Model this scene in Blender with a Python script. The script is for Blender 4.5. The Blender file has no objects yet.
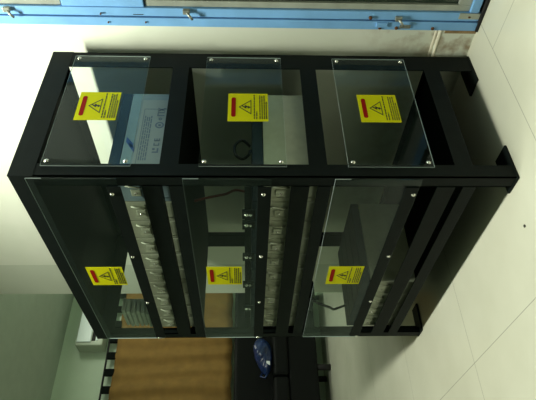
import bpy, bmesh, math, random
from mathutils import Vector, Matrix
random.seed(7)
C = bpy.context.scene.collection
PI = math.pi

# ------------------------------------------------------------------ materials
def mat(name, col, rough=0.6, metal=0.0, spec=0.5, noise=0.0, nscale=8.0, bump=0.0, bscale=60.0):
    m = bpy.data.materials.new(name); m.use_nodes = True
    nt = m.node_tree; b = nt.nodes['Principled BSDF']
    b.inputs['Base Color'].default_value = (*col, 1)
    b.inputs['Roughness'].default_value = rough
    b.inputs['Metallic'].default_value = metal
    b.inputs['Specular IOR Level'].default_value = spec
    tc = nt.nodes.new('ShaderNodeTexCoord')
    if noise > 0:
        n = nt.nodes.new('ShaderNodeTexNoise'); n.inputs['Scale'].default_value = nscale
        n.inputs['Detail'].default_value = 4
        nt.links.new(tc.outputs['Object'], n.inputs['Vector'])
        r = nt.nodes.new('ShaderNodeMapRange')
        r.inputs['From Min'].default_value = 0.3; r.inputs['From Max'].default_value = 0.7
        r.inputs['To Min'].default_value = 1 - noise; r.inputs['To Max'].default_value = 1 + noise
        nt.links.new(n.outputs['Fac'], r.inputs['Value'])
        v = nt.nodes.new('ShaderNodeVectorMath'); v.operation = 'SCALE'
        v.inputs[0].default_value = col
        nt.links.new(r.outputs['Result'], v.inputs['Scale'])
        nt.links.new(v.outputs['Vector'], b.inputs['Base Color'])
    if bump > 0:
        n2 = nt.nodes.new('ShaderNodeTexNoise'); n2.inputs['Scale'].default_value = bscale
        nt.links.new(tc.outputs['Object'], n2.inputs['Vector'])
        bp = nt.nodes.new('ShaderNodeBump'); bp.inputs['Strength'].default_value = bump
        bp.inputs['Distance'].default_value = 0.002
        nt.links.new(n2.outputs['Fac'], bp.inputs['Height'])
        nt.links.new(bp.outputs['Normal'], b.inputs['Normal'])
    return m

def tile_mat():
    m = bpy.data.materials.new('glazed floor tile'); m.use_nodes = True
    nt = m.node_tree; b = nt.nodes['Principled BSDF']; L = nt.links.new
    tc = nt.nodes.new('ShaderNodeTexCoord'); sep = nt.nodes.new('ShaderNodeSeparateXYZ')
    L(tc.outputs['Object'], sep.inputs[0])
    def line(sock, off):
        a = nt.nodes.new('ShaderNodeMath'); a.operation = 'SUBTRACT'; a.inputs[1].default_value = off
        L(sock, a.inputs[0])
        d = nt.nodes.new('ShaderNodeMath'); d.operation = 'PINGPONG'; d.inputs[1].default_value = 0.396
        L(a.outputs[0], d.inputs[0])
        c = nt.nodes.new('ShaderNodeMath'); c.operation = 'LESS_THAN'; c.inputs[1].default_value = 0.0014
        L(d.outputs[0], c.inputs[0]); return c.outputs[0]
    lx = line(sep.outputs['X'], 0.135); ly0 = line(sep.outputs['Y'], 0.460)
    # the tile under the rack runs up to the wall without a joint
    gx = nt.nodes.new('ShaderNodeMath'); gx.operation = 'GREATER_THAN'; gx.inputs[1].default_value = .135; L(sep.outputs['X'], gx.inputs[0])
    gy = nt.nodes.new('ShaderNodeMath'); gy.operation = 'LESS_THAN'; gy.inputs[1].default_value = .2; L(sep.outputs['Y'], gy.inputs[0])
    go = nt.nodes.new('ShaderNodeMath'); go.operation = 'MAXIMUM'; L(gx.outputs[0], go.inputs[0]); L(gy.outputs[0], go.inputs[1])
    gm = nt.nodes.new('ShaderNodeMath'); gm.operation = 'MULTIPLY'; L(ly0, gm.inputs[0]); L(go.outputs[0], gm.inputs[1]); ly = gm.outputs[0]
    mx = nt.nodes.new('ShaderNodeMath'); mx.operation = 'MAXIMUM'; L(lx, mx.inputs[0]); L(ly, mx.inputs[1])
    n = nt.nodes.new('ShaderNodeTexNoise'); n.inputs['Scale'].default_value = 3; n.inputs['Detail'].default_value = 5
    L(tc.outputs['Object'], n.inputs['Vector'])
    cr = nt.nodes.new('ShaderNodeValToRGB')
    cr.color_ramp.elements[0].position = .35; cr.color_ramp.elements[1].position = .65
    cr.color_ramp.elements[0].color = (.60, .60, .50, 1); cr.color_ramp.elements[1].color = (.66, .66, .56, 1)
    L(n.outputs['Fac'], cr.inputs[0])
    mix = nt.nodes.new('ShaderNodeMix'); mix.data_type = 'RGBA'
    L(mx.outputs[0], mix.inputs['Factor']); L(cr.outputs[0], mix.inputs['A'])
    mix.inputs['B'].default_value = (.36, .36, .31, 1)
    L(mix.outputs['Result'], b.inputs['Base Color'])
    b.inputs['Roughness'].default_value = .22
    b.inputs['Specular IOR Level'].default_value = .45
    return m

def wall_mat():
    # off white plaster, brown damp stains close to the floor beside the door frame
    m = bpy.data.materials.new('stained white plaster'); m.use_nodes = True
    nt = m.node_tree; b = nt.nodes['Principled BSDF']; L = nt.links.new
    tc = nt.nodes.new('ShaderNodeTexCoord'); sep = nt.nodes.new('ShaderNodeSeparateXYZ')
    L(tc.outputs['Object'], sep.inputs[0])
    def mr(s, a, bb, c, d):
        r = nt.nodes.new('ShaderNodeMapRange'); r.inputs['From Min'].default_value = a; r.inputs['From Max'].default_value = bb
        r.inputs['To Min'].default_value = c; r.inputs['To Max'].default_value = d; L(s, r.inputs['Value']); return r.outputs['Result']
    def mul(a, c):
        k = nt.nodes.new('ShaderNodeMath'); k.operation = 'MULTIPLY'; L(a, k.inputs[0]); L(c, k.inputs[1]); return k.outputs[0]
    n = nt.nodes.new('ShaderNodeTexNoise'); n.inputs['Scale'].default_value = 22; n.inputs['Detail'].default_value = 6
    L(tc.outputs['Object'], n.inputs['Vector'])
    z = mr(sep.outputs['Z'], .42, .05, 0, 1)
    x = mr(sep.outputs['X'], -.1, .09, .3, 1)
    s = mul(mul(z, x), mr(n.outputs['Fac'], .44, .66, 0, 1))
    n2 = nt.nodes.new('ShaderNodeTexNoise'); n2.inputs['Scale'].default_value = 4
    L(tc.outputs['Object'], n2.inputs['Vector'])
    mix0 = nt.nodes.new('ShaderNodeMix'); mix0.data_type = 'RGBA'
    L(mr(n2.outputs['Fac'], .4, .6, 0, 1), mix0.inputs['Factor'])
    mix0.inputs['A'].default_value = (.74, .77, .66, 1); mix0.inputs['B'].default_value = (.78, .80, .70, 1)
    mix = nt.nodes.new('ShaderNodeMix'); mix.data_type = 'RGBA'
    L(s, mix.inputs['Factor']); L(mix0.outputs['Result'], mix.inputs['A'])
    mix.inputs['B'].default_value = (.28, .17, .07, 1)
    L(mix.outputs['Result'], b.inputs['Base Color'])
    b.inputs['Roughness'].default_value = .85
    return m

def acrylic_mat():
    m = bpy.data.materials.new('clear acrylic sheet'); m.use_nodes = True
    nt = m.node_tree; L = nt.links.new
    for n in list(nt.nodes): nt.nodes.remove(n)
    out = nt.nodes.new('ShaderNodeOutputMaterial')
    tr = nt.nodes.new('ShaderNodeBsdfTransparent'); tr.inputs['Color'].default_value = (.93, .97, .95, 1)
    gl = nt.nodes.new('ShaderNodeBsdfGlossy'); gl.inputs['Roughness'].default_value = .04
    gl.inputs['Color'].default_value = (.9, 1, 1, 1)
    df = nt.nodes.new('ShaderNodeBsdfDiffuse'); df.inputs['Color'].default_value = (.45, .65, .65, 1)
    fr = nt.nodes.new('ShaderNodeFresnel'); fr.inputs['IOR'].default_value = 1.36
    m1 = nt.nodes.new('ShaderNodeMixShader'); m2 = nt.nodes.new('ShaderNodeMixShader')
    ge = nt.nodes.new('ShaderNodeNewGeometry')
    iv = nt.nodes.new('ShaderNodeMath'); iv.operation = 'SUBTRACT'; iv.inputs[0].default_value = 1
    L(ge.outputs['Backfacing'], iv.inputs[1])
    fm = nt.nodes.new('ShaderNodeMath'); fm.operation = 'MULTIPLY'
    L(fr.outputs[0], fm.inputs[0]); L(iv.outputs[0], fm.inputs[1])
    L(fm.outputs[0], m1.inputs[0]); L(tr.outputs[0], m1.inputs[1]); L(gl.outputs[0], m1.inputs[2])
    m2.inputs[0].default_value = .004
    L(m1.outputs[0], m2.inputs[1]); L(df.outputs[0], m2.inputs[2]); L(m2.outputs[0], out.inputs['Surface'])
    return m

def emis(name, col, s):
    m = bpy.data.materials.new(name); m.use_nodes = True
    b = m.node_tree.nodes['Principled BSDF']
    b.inputs['Base Color'].default_value = (.9, .9, .9, 1)
    b.inputs['Emission Color'].default_value = (*col, 1); b.inputs['Emission Strength'].default_value = s
    return m

M = dict(
    wall=wall_mat(), tile=tile_mat(), acrylic=acrylic_mat(),
    ceil=mat('ceiling paint', (.42, .48, .42), .9, noise=.04),
    farwall=mat('pale green grey wall paint', (.62, .74, .60), .85, noise=.03, nscale=3),
    darkwall=mat('unseen wall darkened to cut bounce', (.16, .20, .17), .9, noise=.04),  # colour of the unseen walls, darkened to cut bounce light and reflections
    pilaster=mat('grey white column paint', (.62, .66, .56), .85, noise=.03, nscale=3),
    edge=mat('polished acrylic edge', (.30, .36, .36), .35, spec=.5),
    black=mat('black powder coated steel', (.0065, .010, .0095), .55, spec=.10, noise=.15, nscale=20, bump=.15, bscale=400),
    shelf=mat('black sheet steel', (.004, .006, .005), .7, spec=.05, noise=.1),
    batt=mat('pale grey battery plastic', (.44, .47, .36), .5, noise=.08, nscale=30),
    battblue=mat('pale blue grey battery plastic', (.26, .36, .41), .45, noise=.05, nscale=30),
    lid=mat('dark slate battery lid', (.016, .032, .046), .6, spec=.2),
    label=mat('silver blue label', (.34, .41, .41), .4),
    ink=mat('dark blue ink', (.14, .20, .28), .6),
    logo=mat('blue logo ink', (.03, .10, .40), .6),
    chrome=mat('zinc plated screw', (.80, .80, .74), .22, metal=1),
    yellow=mat('yellow vinyl', (.78, .75, .006), .6, spec=.1),
    red=mat('dark red print', (.36, .008, .006), .6, spec=.1),
    print_=mat('black print', (.012, .012, .01), .5),
    blue=mat('glossy sky blue frame paint', (.20, .44, .80), .45, noise=.08, nscale=12),
    alu=mat('dull aluminium', (.42, .45, .40), .4, metal=.35, noise=.12, nscale=18),
    alu2=mat('bright zinc latch', (.34, .36, .32), .35, metal=.5, noise=.2, nscale=40),
    darkglass=mat('dark window glass', (.02, .035, .025), .1, spec=.6),
    frost=mat('frosted white pane', (.62, .66, .62), .4, noise=.08, nscale=6),
    gap=mat('dark rubber seal', (.01, .01, .01), .8),
    rust=mat('rusty bolt', (.12, .05, .02), .7, metal=.3),
    caulk=mat('cream caulking', (.82, .76, .62), .6),
    curtain=mat('ochre brown curtain cloth', (.22, .125, .03), .9, noise=.14, nscale=9, bump=.3, bscale=300),
    sofa=mat('black leatherette', (.005, .006, .006), .6, spec=.12, bump=.2, bscale=120),
    steel=mat('polished steel tube', (.6, .65, .62), .2, metal=1),
    bag=mat('blue plastic bag', (.008, .022, .09), .3, noise=.5, nscale=12),
    bag_highlight=mat('white highlight on bag', (.6, .65, .7), .5),  # painted highlight of the shiny bag
    acwhite=mat('white air conditioner plastic', (.78, .88, .90), .4),
    accream=mat('aged cream plastic', (.48, .54, .44), .5),
    cloth=mat('pale grey folded cloth', (.62, .66, .58), .8),
    cablered=mat('red cable jacket', (.22, .018, .01), .5),
    cableblack=mat('black cable jacket', (.008, .008, .008), .45),
    tube=emis('lit fluorescent tube', (.95, 1.0, .82), 9),
    fixture=mat('white lamp housing', (.8, .8, .78), .4),
    stain=mat('brown damp stain', (.30, .20, .10), .9, noise=.4, nscale=30),
    speck=mat('dark grit', (.05, .05, .04), .8),
)

# ------------------------------------------------------------------ mesh helpers
class MB:
    def __init__(s): s.bm = bmesh.new(); s.mats = []
    def mi(s, m):
        if m not in s.mats: s.mats.append(m)
        return s.mats.index(m)
    def box(s, x0, x1, y0, y1, z0, z1, m, bev=0.0, seg=2):
        r = bmesh.ops.create_cube(s.bm, size=1)
        vs = r['verts']
        for v in vs:
            v.co = Vector((x0 if v.co.x < 0 else x1, y0 if v.co.y < 0 else y1, z0 if v.co.z < 0 else z1))
        k = s.mi(m)
        fs = set(f for v in vs for f in v.link_faces)
        for f in fs: f.material_index = k
        if bev > 0:
            es = list(set(e for v in vs for e in v.link_edges))
            b = bmesh.ops.bevel(s.bm, geom=es, offset=bev, segments=seg, affect='EDGES', profile=.6)
            for f in b['faces']: f.material_index = k
        return s
    def poly(s, pts, m):
        vs = [s.bm.verts.new(p) for p in pts]
        f = s.bm.faces.new(vs); f.material_index = s.mi(m); return f
    def prism(s, pts, d, m):
        # closed slab: polygon pts moved by vector d
        d = Vector(d); a = [s.bm.verts.new(Vector(p)) for p in pts]; b = [s.bm.verts.new(Vector(p) + d) for p in pts]
        k = s.mi(m); n = len(pts); fs = [s.bm.faces.new(a), s.bm.faces.new(b[::-1])]
        for i in range(n): fs.append(s.bm.faces.new((a[i], b[i], b[(i + 1) % n], a[(i + 1) % n])))
        for f in fs: f.material_index = k
        bmesh.ops.recalc_face_normals(s.bm, faces=fs)
        return s
    def tube(s, pts, r, m, seg=10, cap=True):
        pts = [Vector(p) for p in pts]; rings = []; k = s.mi(m)
        up = None
        for i, p in enumerate(pts):
            t = (pts[min(i + 1, len(pts) - 1)] - pts[max(i - 1, 0)]).normalized()
            if up is None:
                up = Vector((0, 0, 1)) if abs(t.z) < .9 else Vector((1, 0, 0))
            a = t.cross(up).normalized(); b = t.cross(a).normalized(); up = -b if (-b).dot(up) > 0 else b
            rr = r[i] if isinstance(r, (list, tuple)) else r
            rings.append([s.bm.verts.new(p + a * math.cos(2 * PI * j / seg) * rr + up * math.sin(2 * PI * j / seg) * rr) for j in range(seg)])
        fs = []
        for i in range(len(rings) - 1):
            for j in range(seg):
                fs.append(s.bm.faces.new((rings[i][j], rings[i + 1][j], rings[i + 1][(j + 1) % seg], rings[i][(j + 1) % seg])))
        if cap:
            fs.append(s.bm.faces.new(rings[0])); fs.append(s.bm.faces.new(rings[-1][::-1]))
        for f in fs: f.material_index = k; f.smooth = True
        bmesh.ops.recalc_face_normals(s.bm, faces=fs)
        return s
    def build(s, name, parent=None):
        me = bpy.data.meshes.new(name); s.bm.to_mesh(me); s.bm.free()
        for m in s.mats: me.materials.append(M[m])
        o = bpy.data.objects.new(name, me); C.objects.link(o)
        if parent: o.parent = parent
        return o

def empty(name, loc=(0, 0, 0)):
    o = bpy.data.objects.new(name, None); C.objects.link(o); o.location = loc; o.empty_display_size = .1
    return o
def tag(o, label=None, cat=None, group=None, kind=None):
    if label: o['label'] = label
    if cat: o['category'] = cat
    if group: o['group'] = group
    if kind: o['kind'] = kind
    return o
def struct(o): o['kind'] = 'structure'; return o

# ------------------------------------------------------------------ the room
WY = 0.624      # outer face of the door frame zone
WW = 0.655      # face of the wall behind the rack (the skirting stands proud of it)
XF = -4.40      # face of the far wall
ZC = 2.87
struct(MB().box(XF - .1, 5.4, -6.6, 2.7, -.05, 0, 'tile').build('floor'))
struct(MB().box(XF - .1, 5.4, -6.6, 2.7, ZC, ZC + .1, 'ceil').build('ceiling'))
struct(MB().box(-1.60, .103, WW, WW + .11, 0, ZC, 'wall').build('wall_right'))
struct(MB().box(-1.60, .100, .619, WW, 0, .128, 'wall').build('baseboard_right'))
struct(MB().box(-1.972, -1.60, WW, WW + .11, 0, ZC, 'pilaster').build('trim_1'))
w = MB()
w.box(.103, 1.2, WY + .07, WY + .14, 0, ZC, 'wall'); w.box(.103, 1.2, WY, WY + .07, 2.1, ZC, 'wall')
w.box(1.2, 5.4, WY, WY + .14, 0, ZC, 'wall')
struct(w.build('wall_window_side'))
struct(MB().box(XF - .1, XF, -6.6, 2.7, 0, ZC, 'farwall').build('wall_far'))
struct(MB().box(XF, -1.972, 2.6, 2.7, 0, ZC, 'farwall').build('wall_alcove'))
struct(MB().box(-1.972, -1.86, WW + .11, 2.6, 0, ZC, 'farwall').build('wall_return'))
struct(MB().box(XF, 5.4, -6.6, -6.5, 0, ZC, 'darkwall').build('wall_near'))
struct(MB().box(5.3, 5.4, -6.5, WY, 0, ZC, 'darkwall').build('wall_end'))

# blue framed sliding glass door in the wall, right of the rack
door = struct(empty('door_1', (.103, WY, 0)))
def dbox(name, boxes, par=door):
    m = MB()
    for b in boxes: m.box(b[0] - .103, b[1] - .103, b[2] - WY, b[3] - WY, b[4], b[5], b[6], *(b[7:] or ()))
    return m.build(name, par)
f = dbox('door_frame', [
    (.103, .136, WY - .014, WY + .06, .008, 2.1, 'blue', .003),
    (.140, .172, WY - .010, WY + .06, .008, 2.1, 'blue', .003),
    (.134, .142, WY + .0, WY + .055, .008, 2.1, 'gap'),
    (.172, 1.2, WY - .006, WY + .06, 1.19, 1.468, 'blue', .003),
    (.172, 1.2, WY - .010, WY + .06, .018, .05, 'blue', .003),
    (.172, 1.2, WY - .010, WY + .06, 2.03, 2.1, 'blue', .003)])
dbox('threshold', [(.103, 1.2, WY - .02, WY + .06, 0, .010, 'gap')])
def sash(z0, z1, x1, pane, name):
    s = dbox(name, [
        (.173, .196, WY + .0, WY + .035, z0, z1, 'alu', .002), 
        (.196, x1 - .04, WY + .0, WY + .035, z0, z0 + .045, 'alu', .002),
        (.196, x1 - .04, WY + .0, WY + .035, z1 - .035, z1, 'alu', .002),
        (x1 - .04, x1, WY + .0, WY + .035, z0, z1, 'alu', .002)])
    p = dbox('pane', [(.196, x1 - .04, WY + .012, WY + .02, z0 + .045, z1 - .035, pane)], s)
    p.parent = s
sash(.05, 1.185, .68, 'darkglass', 'lower_sash')
sash(1.472, 2.03, .68, 'frost', 'upper_sash')
dbox('corner_plate', [(.150, .172, WY - .014, WY - .009, .012, .085, 'alu', .001), (.156, .162, WY - .018, WY - .013, .045, .053, 'rust', .002)])
# bolts and hinge leaves
def latch(z, x, s=1.0):
    m = MB(); X = x - .103
    m.box(X - .007, X + .010, -.022, -.008, z - .012 * s, z + .012 * s, 'alu2', .003)
    m.tube([(X, -.02, z - .002), (X - .012, -.028, z - .014 * s), (X - .022, -.026, z - .020 * s)], .0045, 'alu2', 8)
    m.build('latch', door)
latch(1.655, .160); latch(1.045, .162); latch(.300, .148)
m = MB(); m.box(.012, .030, -.020, -.013, .335, .375, 'blue', .002); m.box(.008, .022, -.018, -.013, .25, .29, 'alu2', .002)
m.build('hinge', door)
for (x, z) in ((.150, 1.34), (.118, 1.32), (.112, .168), (.112, .36), (.150, .40), (.112, .30), (.120, 1.19)):
    MB().tube([(x - .103, -.010, z), (x - .103, -.018, z)], .006 if z < 1 else .003, 'rust', 10).build('bolt', door)
m = MB(); m.box(.043, .045, -.0115, -.009, 1.195, 1.23, 'gap'); m.build('scratch', door)

# cream bead along the top of the stained skirting, rust line against the door frame
cg = MB()
cg.tube([(-1.60, .621, .129), (.100, .621, .129)], .0045, 'caulk', 8)
cg.tube([(-1.60, .650, .133), (.100, .650, .133)], .0055, 'caulk', 8)
struct(cg.build('trim_2'))
struct(MB().box(.088, .103, .616, .62, .0, .115, 'stain').build('trim_3'))

# ------------------------------------------------------------------ the rack
W, D, Hh = 1.18, .595, 1.54
rack = tag(empty('battery_rack', (-W / 2, D / 2, 0)),
           'tall black steel battery rack with clear cover panels and yellow warning stickers', 'battery rack')
OX, OY = W / 2, -D / 2        # world -> rack local
class RM(MB):
    def build(s, name, parent=None):
        o = MB.build(s, name, parent or rack)
        for v in o.data.vertices: v.co += Vector((OX, OY, 0))
        return o
T = .004
def post(x, y, fx, fy, lx, ly):
    # angle post: flange along x (length lx, at face y) and flange along y (length ly, at face x)
    m = RM()
    x1 = x + fx * lx; y1 = y + fy * ly
    m.box(min(x, x1), max(x, x1), min(y, y + fy * T), max(y, y + fy * T), .008, Hh - .005, 'black')
    m.box(min(x, x + fx * T), max(x, x + fx * T), min(y, y1), max(y, y1), .008, Hh - .005, 'black')
    # inner leg closing the profile
    m.box(min(x1, x1 - fx * T), max(x1, x1 - fx * T), min(y, y + fy * .02), max(y, y + fy * .02), .008, Hh - .005, 'black')
    return m.build('post')
post(0, 0, -1, 1, .045, .05); post(-W, 0, 1, 1, .045, .05)
post(0, D, -1, -1, .02, .08); post(-W, D, 1, -1, .02, .08)
for (x, fx) in ((0, -1), (-W, 1)):
    for (y, fy) in ((0, 1), (D, -1)):
        m = RM(); x1 = x + fx * .075; y1 = y + fy * .135
        xo = x - fx * .003; yo = y - fy * .003
        m.box(min(xo, x1), max(xo, x1), min(yo, y1), max(yo, y1), 0, .008, 'black', .002)
        m.build('foot_plate')
# top
RM().box(-W + .003, -.003, 0, D, Hh - .004, Hh, 'black').build('top_panel')
RM().box(-W + .003, -.003, -.0012, .003, Hh - .07, Hh - .0045, 'black').build('top_rail')
RM().box(-W + .004, -.004, D - .003, D + .0008, Hh - .038, Hh - .0045, 'black').build('top_rail')
for x0, x1 in ((-.003, .0012), (-W - .0012, -W + .003)):
    RM().box(x0, x1, -.0012, D + .0008, Hh - .073, Hh + .0006, 'black').build('top_rail')
RM().box(-.012, 0.0, D - .012, D - .002, Hh - .012, Hh + .002, 'black').build('corner_cap')
tiers = (1.155, .699, .243)
for z in tiers:
    RM().box(-W + .004, -.004, .006, D - .004, z - .112, z - .108, 'shelf').build('shelf')
    m = RM(); m.box(-W + .045, -.045, -.002, .002, z - .058, z, 'black', .001); m.box(-W + .045, -.045, .002, .022, z - .058, z - .055, 'black')
    m.build('lower_guard_bar')
    m = RM(); m.box(-W + .045, -.045, -.001, .003, z - .125, z - .082, 'black', .001); m.box(-W + .045, -.045, .003, .03, z - .125, z - .122, 'black')
    m.build('front_beam')
    RM().box(-W + .03, -.036, -.0125, -.0085, z + .060, z + .102, 'black', .001).build('retaining_bar')
    RM().box(-W + .02, -.02, D - .004, D, z - .112, z - .085, 'black').build('back_beam')
    for x0, x1 in ((-.004, 0), (-W, -W + .004)):
        RM().box(x0, x1, .05, D - .08, z - .112, z - .055, 'black').build('side_beam')

# plates, screws and stickers
def frame_pt(face):
    # (u right, v up, w outwards) -> world
    if face == 'side': return lambda u, v, w: Vector((w, u, v))
    return lambda u, v, w: Vector((u, -w, v))
def slab(m, P, pts, w0, w1, mt):
    d = P(0, 0, w1) - P(0, 0, w0)
    m.prism([P(u, v, w0) for u, v in pts], d, mt)
def rect(u0, u1, v0, v1): return [(u0, v0), (u1, v0), (u1, v1), (u0, v1)]
def sticker(face, cu, cv, wbase, par, su=.136, sv=.134):
    P = frame_pt(face); m = RM()
    u0, v0 = cu - su / 2, cv - sv / 2
    U = lambda a: u0 + a * su
    V = lambda a: v0 + a * sv
    slab(m, P, rect(U(0), U(1), V(0), V(1)), wbase, wbase + .0006, 'yellow')
    a, b = wbase + .0004, wbase + .0011
    # red pill
    pts = []
    for k in range(9):
        t = -PI / 2 + PI * k / 8; pts.append((U(.80) + math.cos(t) * .05 * sv, V(.86) + math.sin(t) * .055 * sv))
    for k in range(9):
        t = PI / 2 + PI * k / 8; pts.append((U(.20) + math.cos(t) * .05 * sv, V(.86) + math.sin(t) * .055 * sv))
    slab(m, P, pts, a, b, 'red')
    # warning triangle outline, apex up
    A, B_, D_ = (U(.5), V(.735)), (U(.24), V(.42)), (U(.76), V(.42))
    ctr = (U(.5), V(.525))
    def sh(p, f): return (ctr[0] + (p[0] - ctr[0]) * f, ctr[1] + (p[1] - ctr[1]) * f)
    for p, q_ in ((A, B_), (B_, D_), (D_, A)):
        slab(m, P, [p, q_, sh(q_, .84), sh(p, .84)], a, b, 'print_')
    # lightning bolt with an arrow tip
    bolt = [(.53, .655), (.44, .545), (.50, .545), (.47, .49), (.44, .50), (.49, .435), (.545, .495), (.51, .492), (.575, .58), (.515, .58), (.565, .655)]
    bp = [(U(x), V(y)) for x, y in bolt]
    fan = [0, 1, 2, 8, 9, 10]
    slab(m, P, [bp[i] for i in (0, 1, 2, 9, 10)], a, b, 'print_')
    slab(m, P, [bp[i] for i in (2, 3, 7, 8, 9)], a, b, 'print_')
    slab(m, P, [bp[i] for i in (4, 5, 6)], a, b, 'print_')
    # rows of small print
    rnd = random.Random(3)
    rows = [(.345, .08, .95), (.285, .08, .34), (.205, .08, .93), (.15, .08, .93), (.095, .08, .95), (.045, .08, .70)]
    for (v, s0, s1) in rows:
        x = s0
        while x < s1 - .02:
            wd = rnd.uniform(.05, .13); e = min(x + wd, s1)
            slab(m, P, rect(U(x), U(e), V(v - .011), V(v + .013)), a, b, 'print_'); x = e + .018
    return m.build('warning_sticker', par)
def screw(face, u, v, w, par, r=.0052):
    P = frame_pt(face); m = RM()
    m.tube([P(u, v, w), P(u, v, w + .0015)], r * 1.35, 'chrome', 14)
    m.tube([P(u, v, w + .0015), P(u, v, w + .004), P(u, v, w + .0055)], [r, r * .9, r * .45], 'chrome', 14)
    m.build('screw', par)
def plate(face, u0, u1, v0, v1, screws, st):
    P = frame_pt(face); m = RM(); w0, w1 = .0045, .0080
    m.poly([P(u0, v0, w1), P(u1, v0, w1), P(u1, v1, w1), P(u0, v1, w1)], 'acrylic')
    m.poly([P(u0, v0, w0), P(u0, v1, w0), P(u1, v1, w0), P(u1, v0, w0)], 'acrylic')
    c = [(u0, v0), (u1, v0), (u1, v1), (u0, v1)]
    for i in range(4):
        a, b = c[i], c[(i + 1) % 4]
        em = 'acrylic' if face == 'front' and i == 0 else 'edge'
        if face == 'front' and i == 1:   # edge highlight put in as pale colour, upper corner of the end only
            c2 = (u1, v1 - .048)
            m.poly([P(*a, w0), P(*c2, w0), P(*c2, w1), P(*a, w1)], 'acrylic'); a = c2
        m.poly([P(*a, w0), P(*b, w0), P(*b, w1), P(*a, w1)], em)
    o = m.build('cover_panel', rack)
    o['label'] = 'clear acrylic cover panel'
    for (u, v) in screws: screw(face, u, v, w1 if face == 'side' else .0125, o)
    sticker(face, *st, w1 + .0002, o)
for z0 in (1.185, .713, .257):
    z1 = z0 + .267
    plate('side', .035, .566, z0, z1, [(u, v) for u in (.053, .549) for v in (z0 + .016, z1 - .016)], (.298, z0 + {1.185: .141, .713: .118, .257: .134}[z0]))
for z0, sz in ((1.222, 1.246), (.760, .783), (.300, .314)):
    z1 = z0 + .267
    plate('front', -1.165, -.003, z0, z1, [(u, sz) for u in (-.070, -.432, -.79, -1.148)], (-.578, z0 + {1.222: .146, .760: .160, .300: .155}[z0]))

# terminal bar across the middle row
m = RM(); m.box(-1.10, -.06, .010, .016, .819, .842, 'shelf', .001); tb = m.build('terminal_bar', rack)
for x in (-.195, -.255, -.46, -.67, -.88):
    m = RM(); m.box(x - .024, x + .024, .0, .008, .806, .850, 'black', .002); c = m.build('terminal_block', tb)
for x in (-.195, -.255, -.46, -.67, -.88):
    screw('front', x, .836, -.001, tb, .006); screw('front', x, .822, -.001, tb, .004)

m = RM(); m.box(-1.03, -.90, .06, .15, .530, .587, 'black', .006); m.build('junction_box')
# ------------------------------------------------------------------ batteries
BW, BD, BH, LH = .103, .405, .190, .036
def make_battery(col, label_face=None):
    root = empty('battery')
    m = MB(); m.box(-BW / 2, BW / 2, 0, BD, 0, BH, col, .004)
    for k in range(3):   # moulded ribs on the front
        z = .02 + .05 * k
        m.box(-BW / 2 + .012, BW / 2 - .012, -.002, .0, z, z + .003, col)
    m.box(-BW / 2 + .02, -BW / 2 + .023, -.0025, 0, .03, .16, col)
    m.build('case', root)
    m = MB(); m.box(-BW / 2 - .0005, BW / 2 + .0005, 0, BD, BH, BH + LH, 'lid', .004); m.build('lid', root)
    # clip on the front with a bright rivet
    m = MB(); m.box(-.018, .012, -.006, 0, .120, .152, 'batt', .003)
    m.tube([(-.003, -.006, .136), (-.003, -.009, .136)], .0045, 'chrome', 10); m.build('clip', root)
    m = MB(); m.tube([(.02, -.001, .11), (.03, -.010, .125), (.035, -.010, .150), (.028, -.001, .165)], .003, 'batt', 8); m.build('lift_handle', root)
    return root
def copy_tree(o, parent=None):
    c = o.copy(); C.objects.link(c)
    if parent: c.parent = parent
    for ch in list(o.children): copy_tree(ch, c)
    return c
ordn = ['nearest the corner post', 'second from the corner post', 'third from the corner post', 'fourth from the corner post', 'fifth from the corner post',
        'fifth from the far end', 'fourth from the far end', 'third from the far end', 'second from the far end', 'last at the far end']
proto = make_battery('batt')
first = make_battery('battblue')
# printed label on the first top battery, on the side facing out of the rack
m = MB(); X = BW / 2 + .0003
def q(y0, y1, z0, z1, mt, d=.0004): m.box(X, X + d, y0, y1, z0, z1, mt)
q(.04, .37, .018, .150, 'label', .0005)
for a in ((.05, .325, .139, .1405), (.05, .0515, .03, .139), (.3235, .325, .03, .139)): q(*a, 'ink', .001)
m.prism([(X, .135, .158), (X, .158, .158), (X, .188, .182), (X, .165, .182)], (.0012, 0, 0), 'logo')
m.prism([(X, .120, .152), (X, .140, .152), (X, .165, .170), (X, .150, .172)], (.0012, 0, 0), 'logo')
rr = random.Random(5)
for z in (.131, .124, .117, .110):
    y = .085
    while y < .285:
        e = y + rr.uniform(.008, .022); q(y, min(e, .29), z, z + .0035, 'ink', .001); y = e + .004
def ring(y, z, r, r2):
    for k in range(14):
        a, b = 2 * PI * k / 14, 2 * PI * (k + 1) / 14
        m.prism([(X, y + r * math.cos(a), z + r * math.sin(a)), (X, y + r * math.cos(b), z + r * math.sin(b)),
                 (X, y + r2 * math.cos(b), z + r2 * math.sin(b)), (X, y + r2 * math.cos(a), z + r2 * math.sin(a))], (.001, 0, 0), 'ink')
ring(.245, .082, .015, .010); ring(.245, .082, .005, .0)
ring(.275, .082, .006, .003)
q(.290, .293, .070, .094, 'ink', .001); q(.293, .303, .091, .094, 'ink', .001); q(.305, .308, .070, .094, 'ink', .001)
m.prism([(X, .312, .070), (X, .316, .070), (X, .330, .094), (X, .326, .094)], (.001, 0, 0), 'ink')
m.prism([(X, .326, .070), (X, .330, .070), (X, .316, .094), (X, .312, .094)], (.001, 0, 0), 'ink')
for y in (.150, .170):   # C E mark
    q(y, y + .003, .074, .092, 'ink', .001)
    for z in (.074, .089) if y < .16 else (.074, .0815, .089): q(y, y + .012, z, z + .003, 'ink', .001)
q(.118, .138, .074, .079, 'ink', .001); q(.118, .123, .079, .094, 'ink', .001); q(.130, .138, .086, .094, 'ink', .001)
lab = m.build('printed_label', first); lab['label'] = 'pale label with a blue logo'
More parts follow.
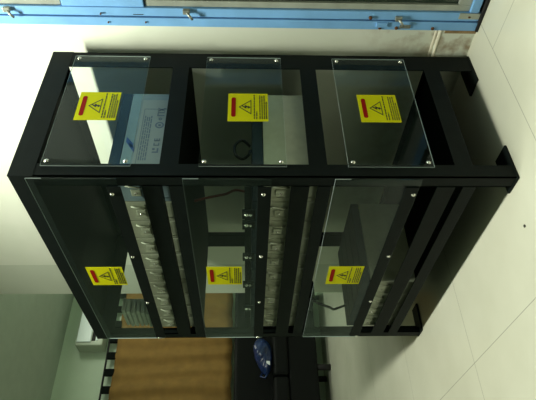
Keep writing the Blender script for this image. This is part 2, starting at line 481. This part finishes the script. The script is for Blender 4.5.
N = 10; pitch = .1065
ybat = .024
n_used = False
for ti, z in enumerate(tiers):
    tn = ('top', 'middle', 'bottom')[ti]
    for i in range(N):
        if ti == 2 and i < 6: continue
        x = -.062 - BW / 2 + .012 - i * pitch
        if ti == 0 and i == 0:
            o = first
        elif not n_used:
            o = proto; n_used = True
        else:
            o = copy_tree(proto)
        o.location = (x, ybat, z - .108)
        if ti == 2:
            where = ['nearest the corner post', 'second from the corner post', 'second from the far end', 'last at the far end'][i - 6]
            lb = 'grey battery on the bottom shelf, ' + where
        elif ti == 0 and i == 0:
            lb = 'pale blue battery with a printed label, on the top shelf nearest the corner post'
        else:
            lb = 'grey dark-lidded battery on the %s shelf, %s' % (tn, ordn[i])
        tag(o, lb, 'battery', 'batteries on the %s shelf' % tn)

# cables inside the rack
def cable(name, pts, r, mt, label, n=8):
    P = [Vector(p) for p in pts]; out = []
    for i in range(len(P) - 1):
        p0, p1, p2, p3 = P[max(i - 1, 0)], P[i], P[i + 1], P[min(i + 2, len(P) - 1)]
        for k in range(n):
            t = k / n
            out.append(.5 * ((2 * p1) + (-p0 + p2) * t + (2 * p0 - 5 * p1 + 4 * p2 - p3) * t * t + (-p0 + 3 * p1 - 3 * p2 + p3) * t ** 3))
    out.append(P[-1])
    return tag(MB().tube(out, r, mt, 8).build(name), label, 'cable')
cable('cable', [(-.44, .25, 1.041), (-.42, .25, .99), (-.408, .25, .955), (-.383, .24, .915), (-.335, .22, .876), (-.30, .18, .825)], .005, 'cablered',
      'thin red cable hanging behind the middle front panel')
cable('cable', [(-.90, .055, .555), (-.93, .045, .50), (-.965, .05, .465), (-1.00, .06, .445), (-1.03, .07, .425), (-1.05, .1, .368)], .006, 'cableblack',
      'curved black cable over the batteries behind the lowest front panel')
cable('cable', [(-.10, .22, .823), (-.09, .24, .85), (-.085, .21, .874), (-.085, .17, .872), (-.085, .15, .850), (-.09, .17, .830), (-.10, .2, .823)], .005, 'cableblack',
      'small black cable loop on the corner battery of the middle shelf')
# cloth folded in layers on the top batteries
m = MB()
for k in range(6):
    z = 1.2745 + k * .021
    m.box(-1.125 + .008 * (k % 2), -.985 + .004 * k, .030 + .003 * (k % 3), .10, z, z + .016, 'cloth', .006, 3)
m.box(-1.12, -.98, .085, .105, 1.2745, 1.395, 'cloth', .006)
tag(m.build('folded_cloth'), 'small pale cloth folded in layers on the top shelf batteries at the far end', 'cloth')

# ------------------------------------------------------------------ far end of the room
# air conditioner on the far wall
ac = tag(empty('air_conditioner', (XF, 1.22, 2.385)), 'white wall mounted air conditioner high on the far wall', 'air conditioner')
m = MB(); m.box(0, .20, .0, .85, .0, .29, 'accream', .02, 3); m.build('body', ac)
m = MB(); m.box(.195, .215, .035, .82, .125, .275, 'acwhite', .006); m.build('front_cover', ac)
m = MB(); m.box(.185, .206, .05, .80, .080, .118, 'gap', .003); m.build('air_outlet', ac)
m = MB(); m.box(.195, .212, .05, .80, .055, .072, 'acwhite', .002); m.build('louver', ac)

# curtain with tabs on a rod
cu = tag(empty('curtain', (XF + .09, 1.30, 1.0)), 'ochre brown curtain hanging in soft folds on the far wall', 'curtain')
m = MB(); y0, y1 = -.95, .74; ny, nz = 150, 14; grid = []
H0, H1 = 0.0, 1.25
for side in (0, 1):
    g = []
    for j in range(nz + 1):
        v = j / nz; row = []
        for i in range(ny + 1):
            u = i / ny; y = y0 + (y1 - y0) * u
            a = .013 + .008 * (1 - v)
            x = .7 * a * math.sin(y * 2 * PI / .19 + 1.1 * math.sin(3 * v + 5 * y)) + .010 * math.sin(y * 2 * PI / .47 + 1.3 + v) + (.004 if side else 0)
            row.append(m.bm.verts.new((x, y, H0 + (H1 - H0) * v + .006 * math.sin(y * 23) * (1 - v))))
        g.append(row)
    grid.append(g)
k = m.mi('curtain')
fs = []
for s in (0, 1):
    for j in range(nz):
        for i in range(ny):
            fs.append(m.bm.faces.new((grid[s][j][i], grid[s][j][i + 1], grid[s][j + 1][i + 1], grid[s][j + 1][i])))
for i in range(ny):
    for j in (0, nz): fs.append(m.bm.faces.new((grid[0][j][i], grid[0][j][i + 1], grid[1][j][i + 1], grid[1][j][i])))
for j in range(nz):
    for i in (0, ny): fs.append(m.bm.faces.new((grid[0][j][i], grid[0][j + 1][i], grid[1][j + 1][i], grid[1][j][i])))
for f_ in fs: f_.smooth = True; f_.material_index = k
bmesh.ops.recalc_face_normals(m.bm, faces=fs)
m.build('cloth', cu)
for i in range(10):
    y = y0 + .03 + i * .182
    m = MB(); m.box(-.018, .012, y, y + .075, H1 - .01, H1 + .090, 'shelf', .004); m.build('tab', cu)
rod = tag(empty('curtain_rod', (XF + .09, 1.30, 2.340)), 'thin dark curtain rod above the ochre curtain', 'curtain rod')
MB().tube([(0, -1.05, 0), (0, .82, 0)], .011, 'gap', 12).build('rod', rod)
for y in (-1.02, .80):
    MB().box(-.09, .012, y - .01, y + .01, -.012, .012, 'gap', .002).build('bracket', rod)

# sofa
sf = tag(empty('sofa', (-3.95, .95, 0)), 'black leatherette sofa against the far wall under the curtain', 'sofa')
def sb(name, *a, bev=.03, mt='sofa'):
    return MB().box(*a, mt, bev, 4).build(name, sf)
sb('backrest', -.38, -.20, -.95, .93, .30, .97, bev=.05)
sb('seat_base', -.36, .08, -.93, .91, .13, .42)
for y in (-.75, -.19, .37): sb('seat_cushion', -.20, .10, y, y + .55, .42, .575, bev=.045)
for y in (-.95, .80): sb('armrest', -.36, .10, y, y + .13, .10, .68, bev=.04)
for x in (-.30, .04):
    for y in (-.88, -.10, .84):
        MB().tube([(x, y, 0), (x, y, .14)], .03, 'gap', 12).build('leg', sf)
# blue bag on the sofa
m = MB(); bm = m.bm
bmesh.ops.create_icosphere(bm, subdivisions=4, radius=1)
for v in bm.verts:
    n = v.co.copy()
    c = 1 + .13 * math.sin(7 * n.x + 3 * n.z) * math.cos(6 * n.y) + .10 * math.sin(13 * n.y + 9 * n.z) + .05 * math.sin(23 * n.y - 17 * n.x)
    t = (n.y + 1) / 2
    v.co = Vector((n.x * .09 * c, n.y * .19, (n.z + 1) * .115 * (.55 + .45 * t) * (1 + .10 * (c - 1))))
for f_ in bm.faces: f_.smooth = True; f_.material_index = m.mi('bag')
bg = empty('plastic_bag', (-3.93, .97, .578)); tag(bg, 'crumpled dark blue plastic bag lying on the black sofa', 'bag')
m.build('bag_body', bg)
m = MB(); m.tube([(.0, -.16, .10), (.03, -.21, .12), (.04, -.23, .08), (.03, -.18, .05)], .010, 'bag', 8); m.build('bag_handle', bg)
m = MB(); m.prism([(.088, -.12, .03), (.088, -.08, .03), (.075, -.07, .075), (.078, -.10, .06)], (.006, 0, 0), 'bag_highlight'); m.build('print', bg)  # white highlight on the bag, put in as a pale patch

# speck on the floor
sp = MB(); bmesh.ops.create_icosphere(sp.bm, subdivisions=2, radius=.005)
for v in sp.bm.verts: v.co.z = max(v.co.z * .5 + .002, 0)
sp.mi('speck')
o = sp.build('grit_speck'); o.location = (-.065, -.135, 0); tag(o, 'tiny dark speck of grit lying alone on the floor tile', 'grit')

# ------------------------------------------------------------------ lights
def tube_light(x, y, ln, energy, label):
    lt = tag(empty('tube_light', (x, y, ZC)), label, 'ceiling light')
    MB().box(-ln / 2 - .04, ln / 2 + .04, -.07, .07, -.05, 0, 'fixture', .006).build('housing', lt)
    for yy in (-.035, .035):
        MB().tube([(-ln / 2, yy, -.072), (ln / 2, yy, -.072)], .016, 'tube', 14).build('tube', lt)
    a = bpy.data.lights.new('tube_glow', 'AREA'); a.shape = 'RECTANGLE'; a.size = ln; a.size_y = .1
    a.energy = energy; a.color = (.97, 1.0, .82)
    ao = bpy.data.objects.new('tube_glow', a); C.objects.link(ao); ao.parent = lt; ao.location = (0, 0, -.092)
tube_light(.08, -.17, .70, 80, 'short twin tube light on the ceiling above the rack')
tube_light(-3.0, 1.75, .60, 19, 'added unseen tube light brightening the alcove near the air conditioner')  # added fill lamp hidden behind the wall corner, lifts the far end

wd = bpy.data.worlds.new('World'); bpy.context.scene.world = wd; wd.use_nodes = True
wd.node_tree.nodes['Background'].inputs[0].default_value = (.02, .03, .03, 1)
wd.node_tree.nodes['Background'].inputs[1].default_value = 1

# ------------------------------------------------------------------ camera
fpx, cx, cy, cz, yaw, pitch, roll = 519.79, 1.186, -1.0155, .8322, .9074, -.0394, .0019
F = Vector((-math.sin(yaw) * math.cos(pitch), math.cos(yaw) * math.cos(pitch), math.sin(pitch)))
R = Vector((math.cos(yaw), math.sin(yaw), 0)); U = R.cross(F)
R2 = R * math.cos(roll) + U * math.sin(roll); U2 = -R * math.sin(roll) + U * math.cos(roll)
cam = bpy.data.cameras.new('camera'); co = bpy.data.objects.new('camera', cam); C.objects.link(co)
rot = Matrix((-U2, R2, -F)).transposed()       # the phone was held sideways: image right points down
co.matrix_world = Matrix.Translation((cx, cy, cz)) @ rot.to_4x4()
cam.sensor_fit = 'HORIZONTAL'; cam.sensor_width = 36; cam.lens = fpx / 536 * 36; cam.clip_start = .05
sc = bpy.context.scene; sc.camera = co
sc.view_settings.view_transform = 'Standard'; sc.view_settings.look = 'None'
sc.view_settings.exposure = .1; sc.view_settings.gamma = 1; sc.view_settings.use_curve_mapping = False
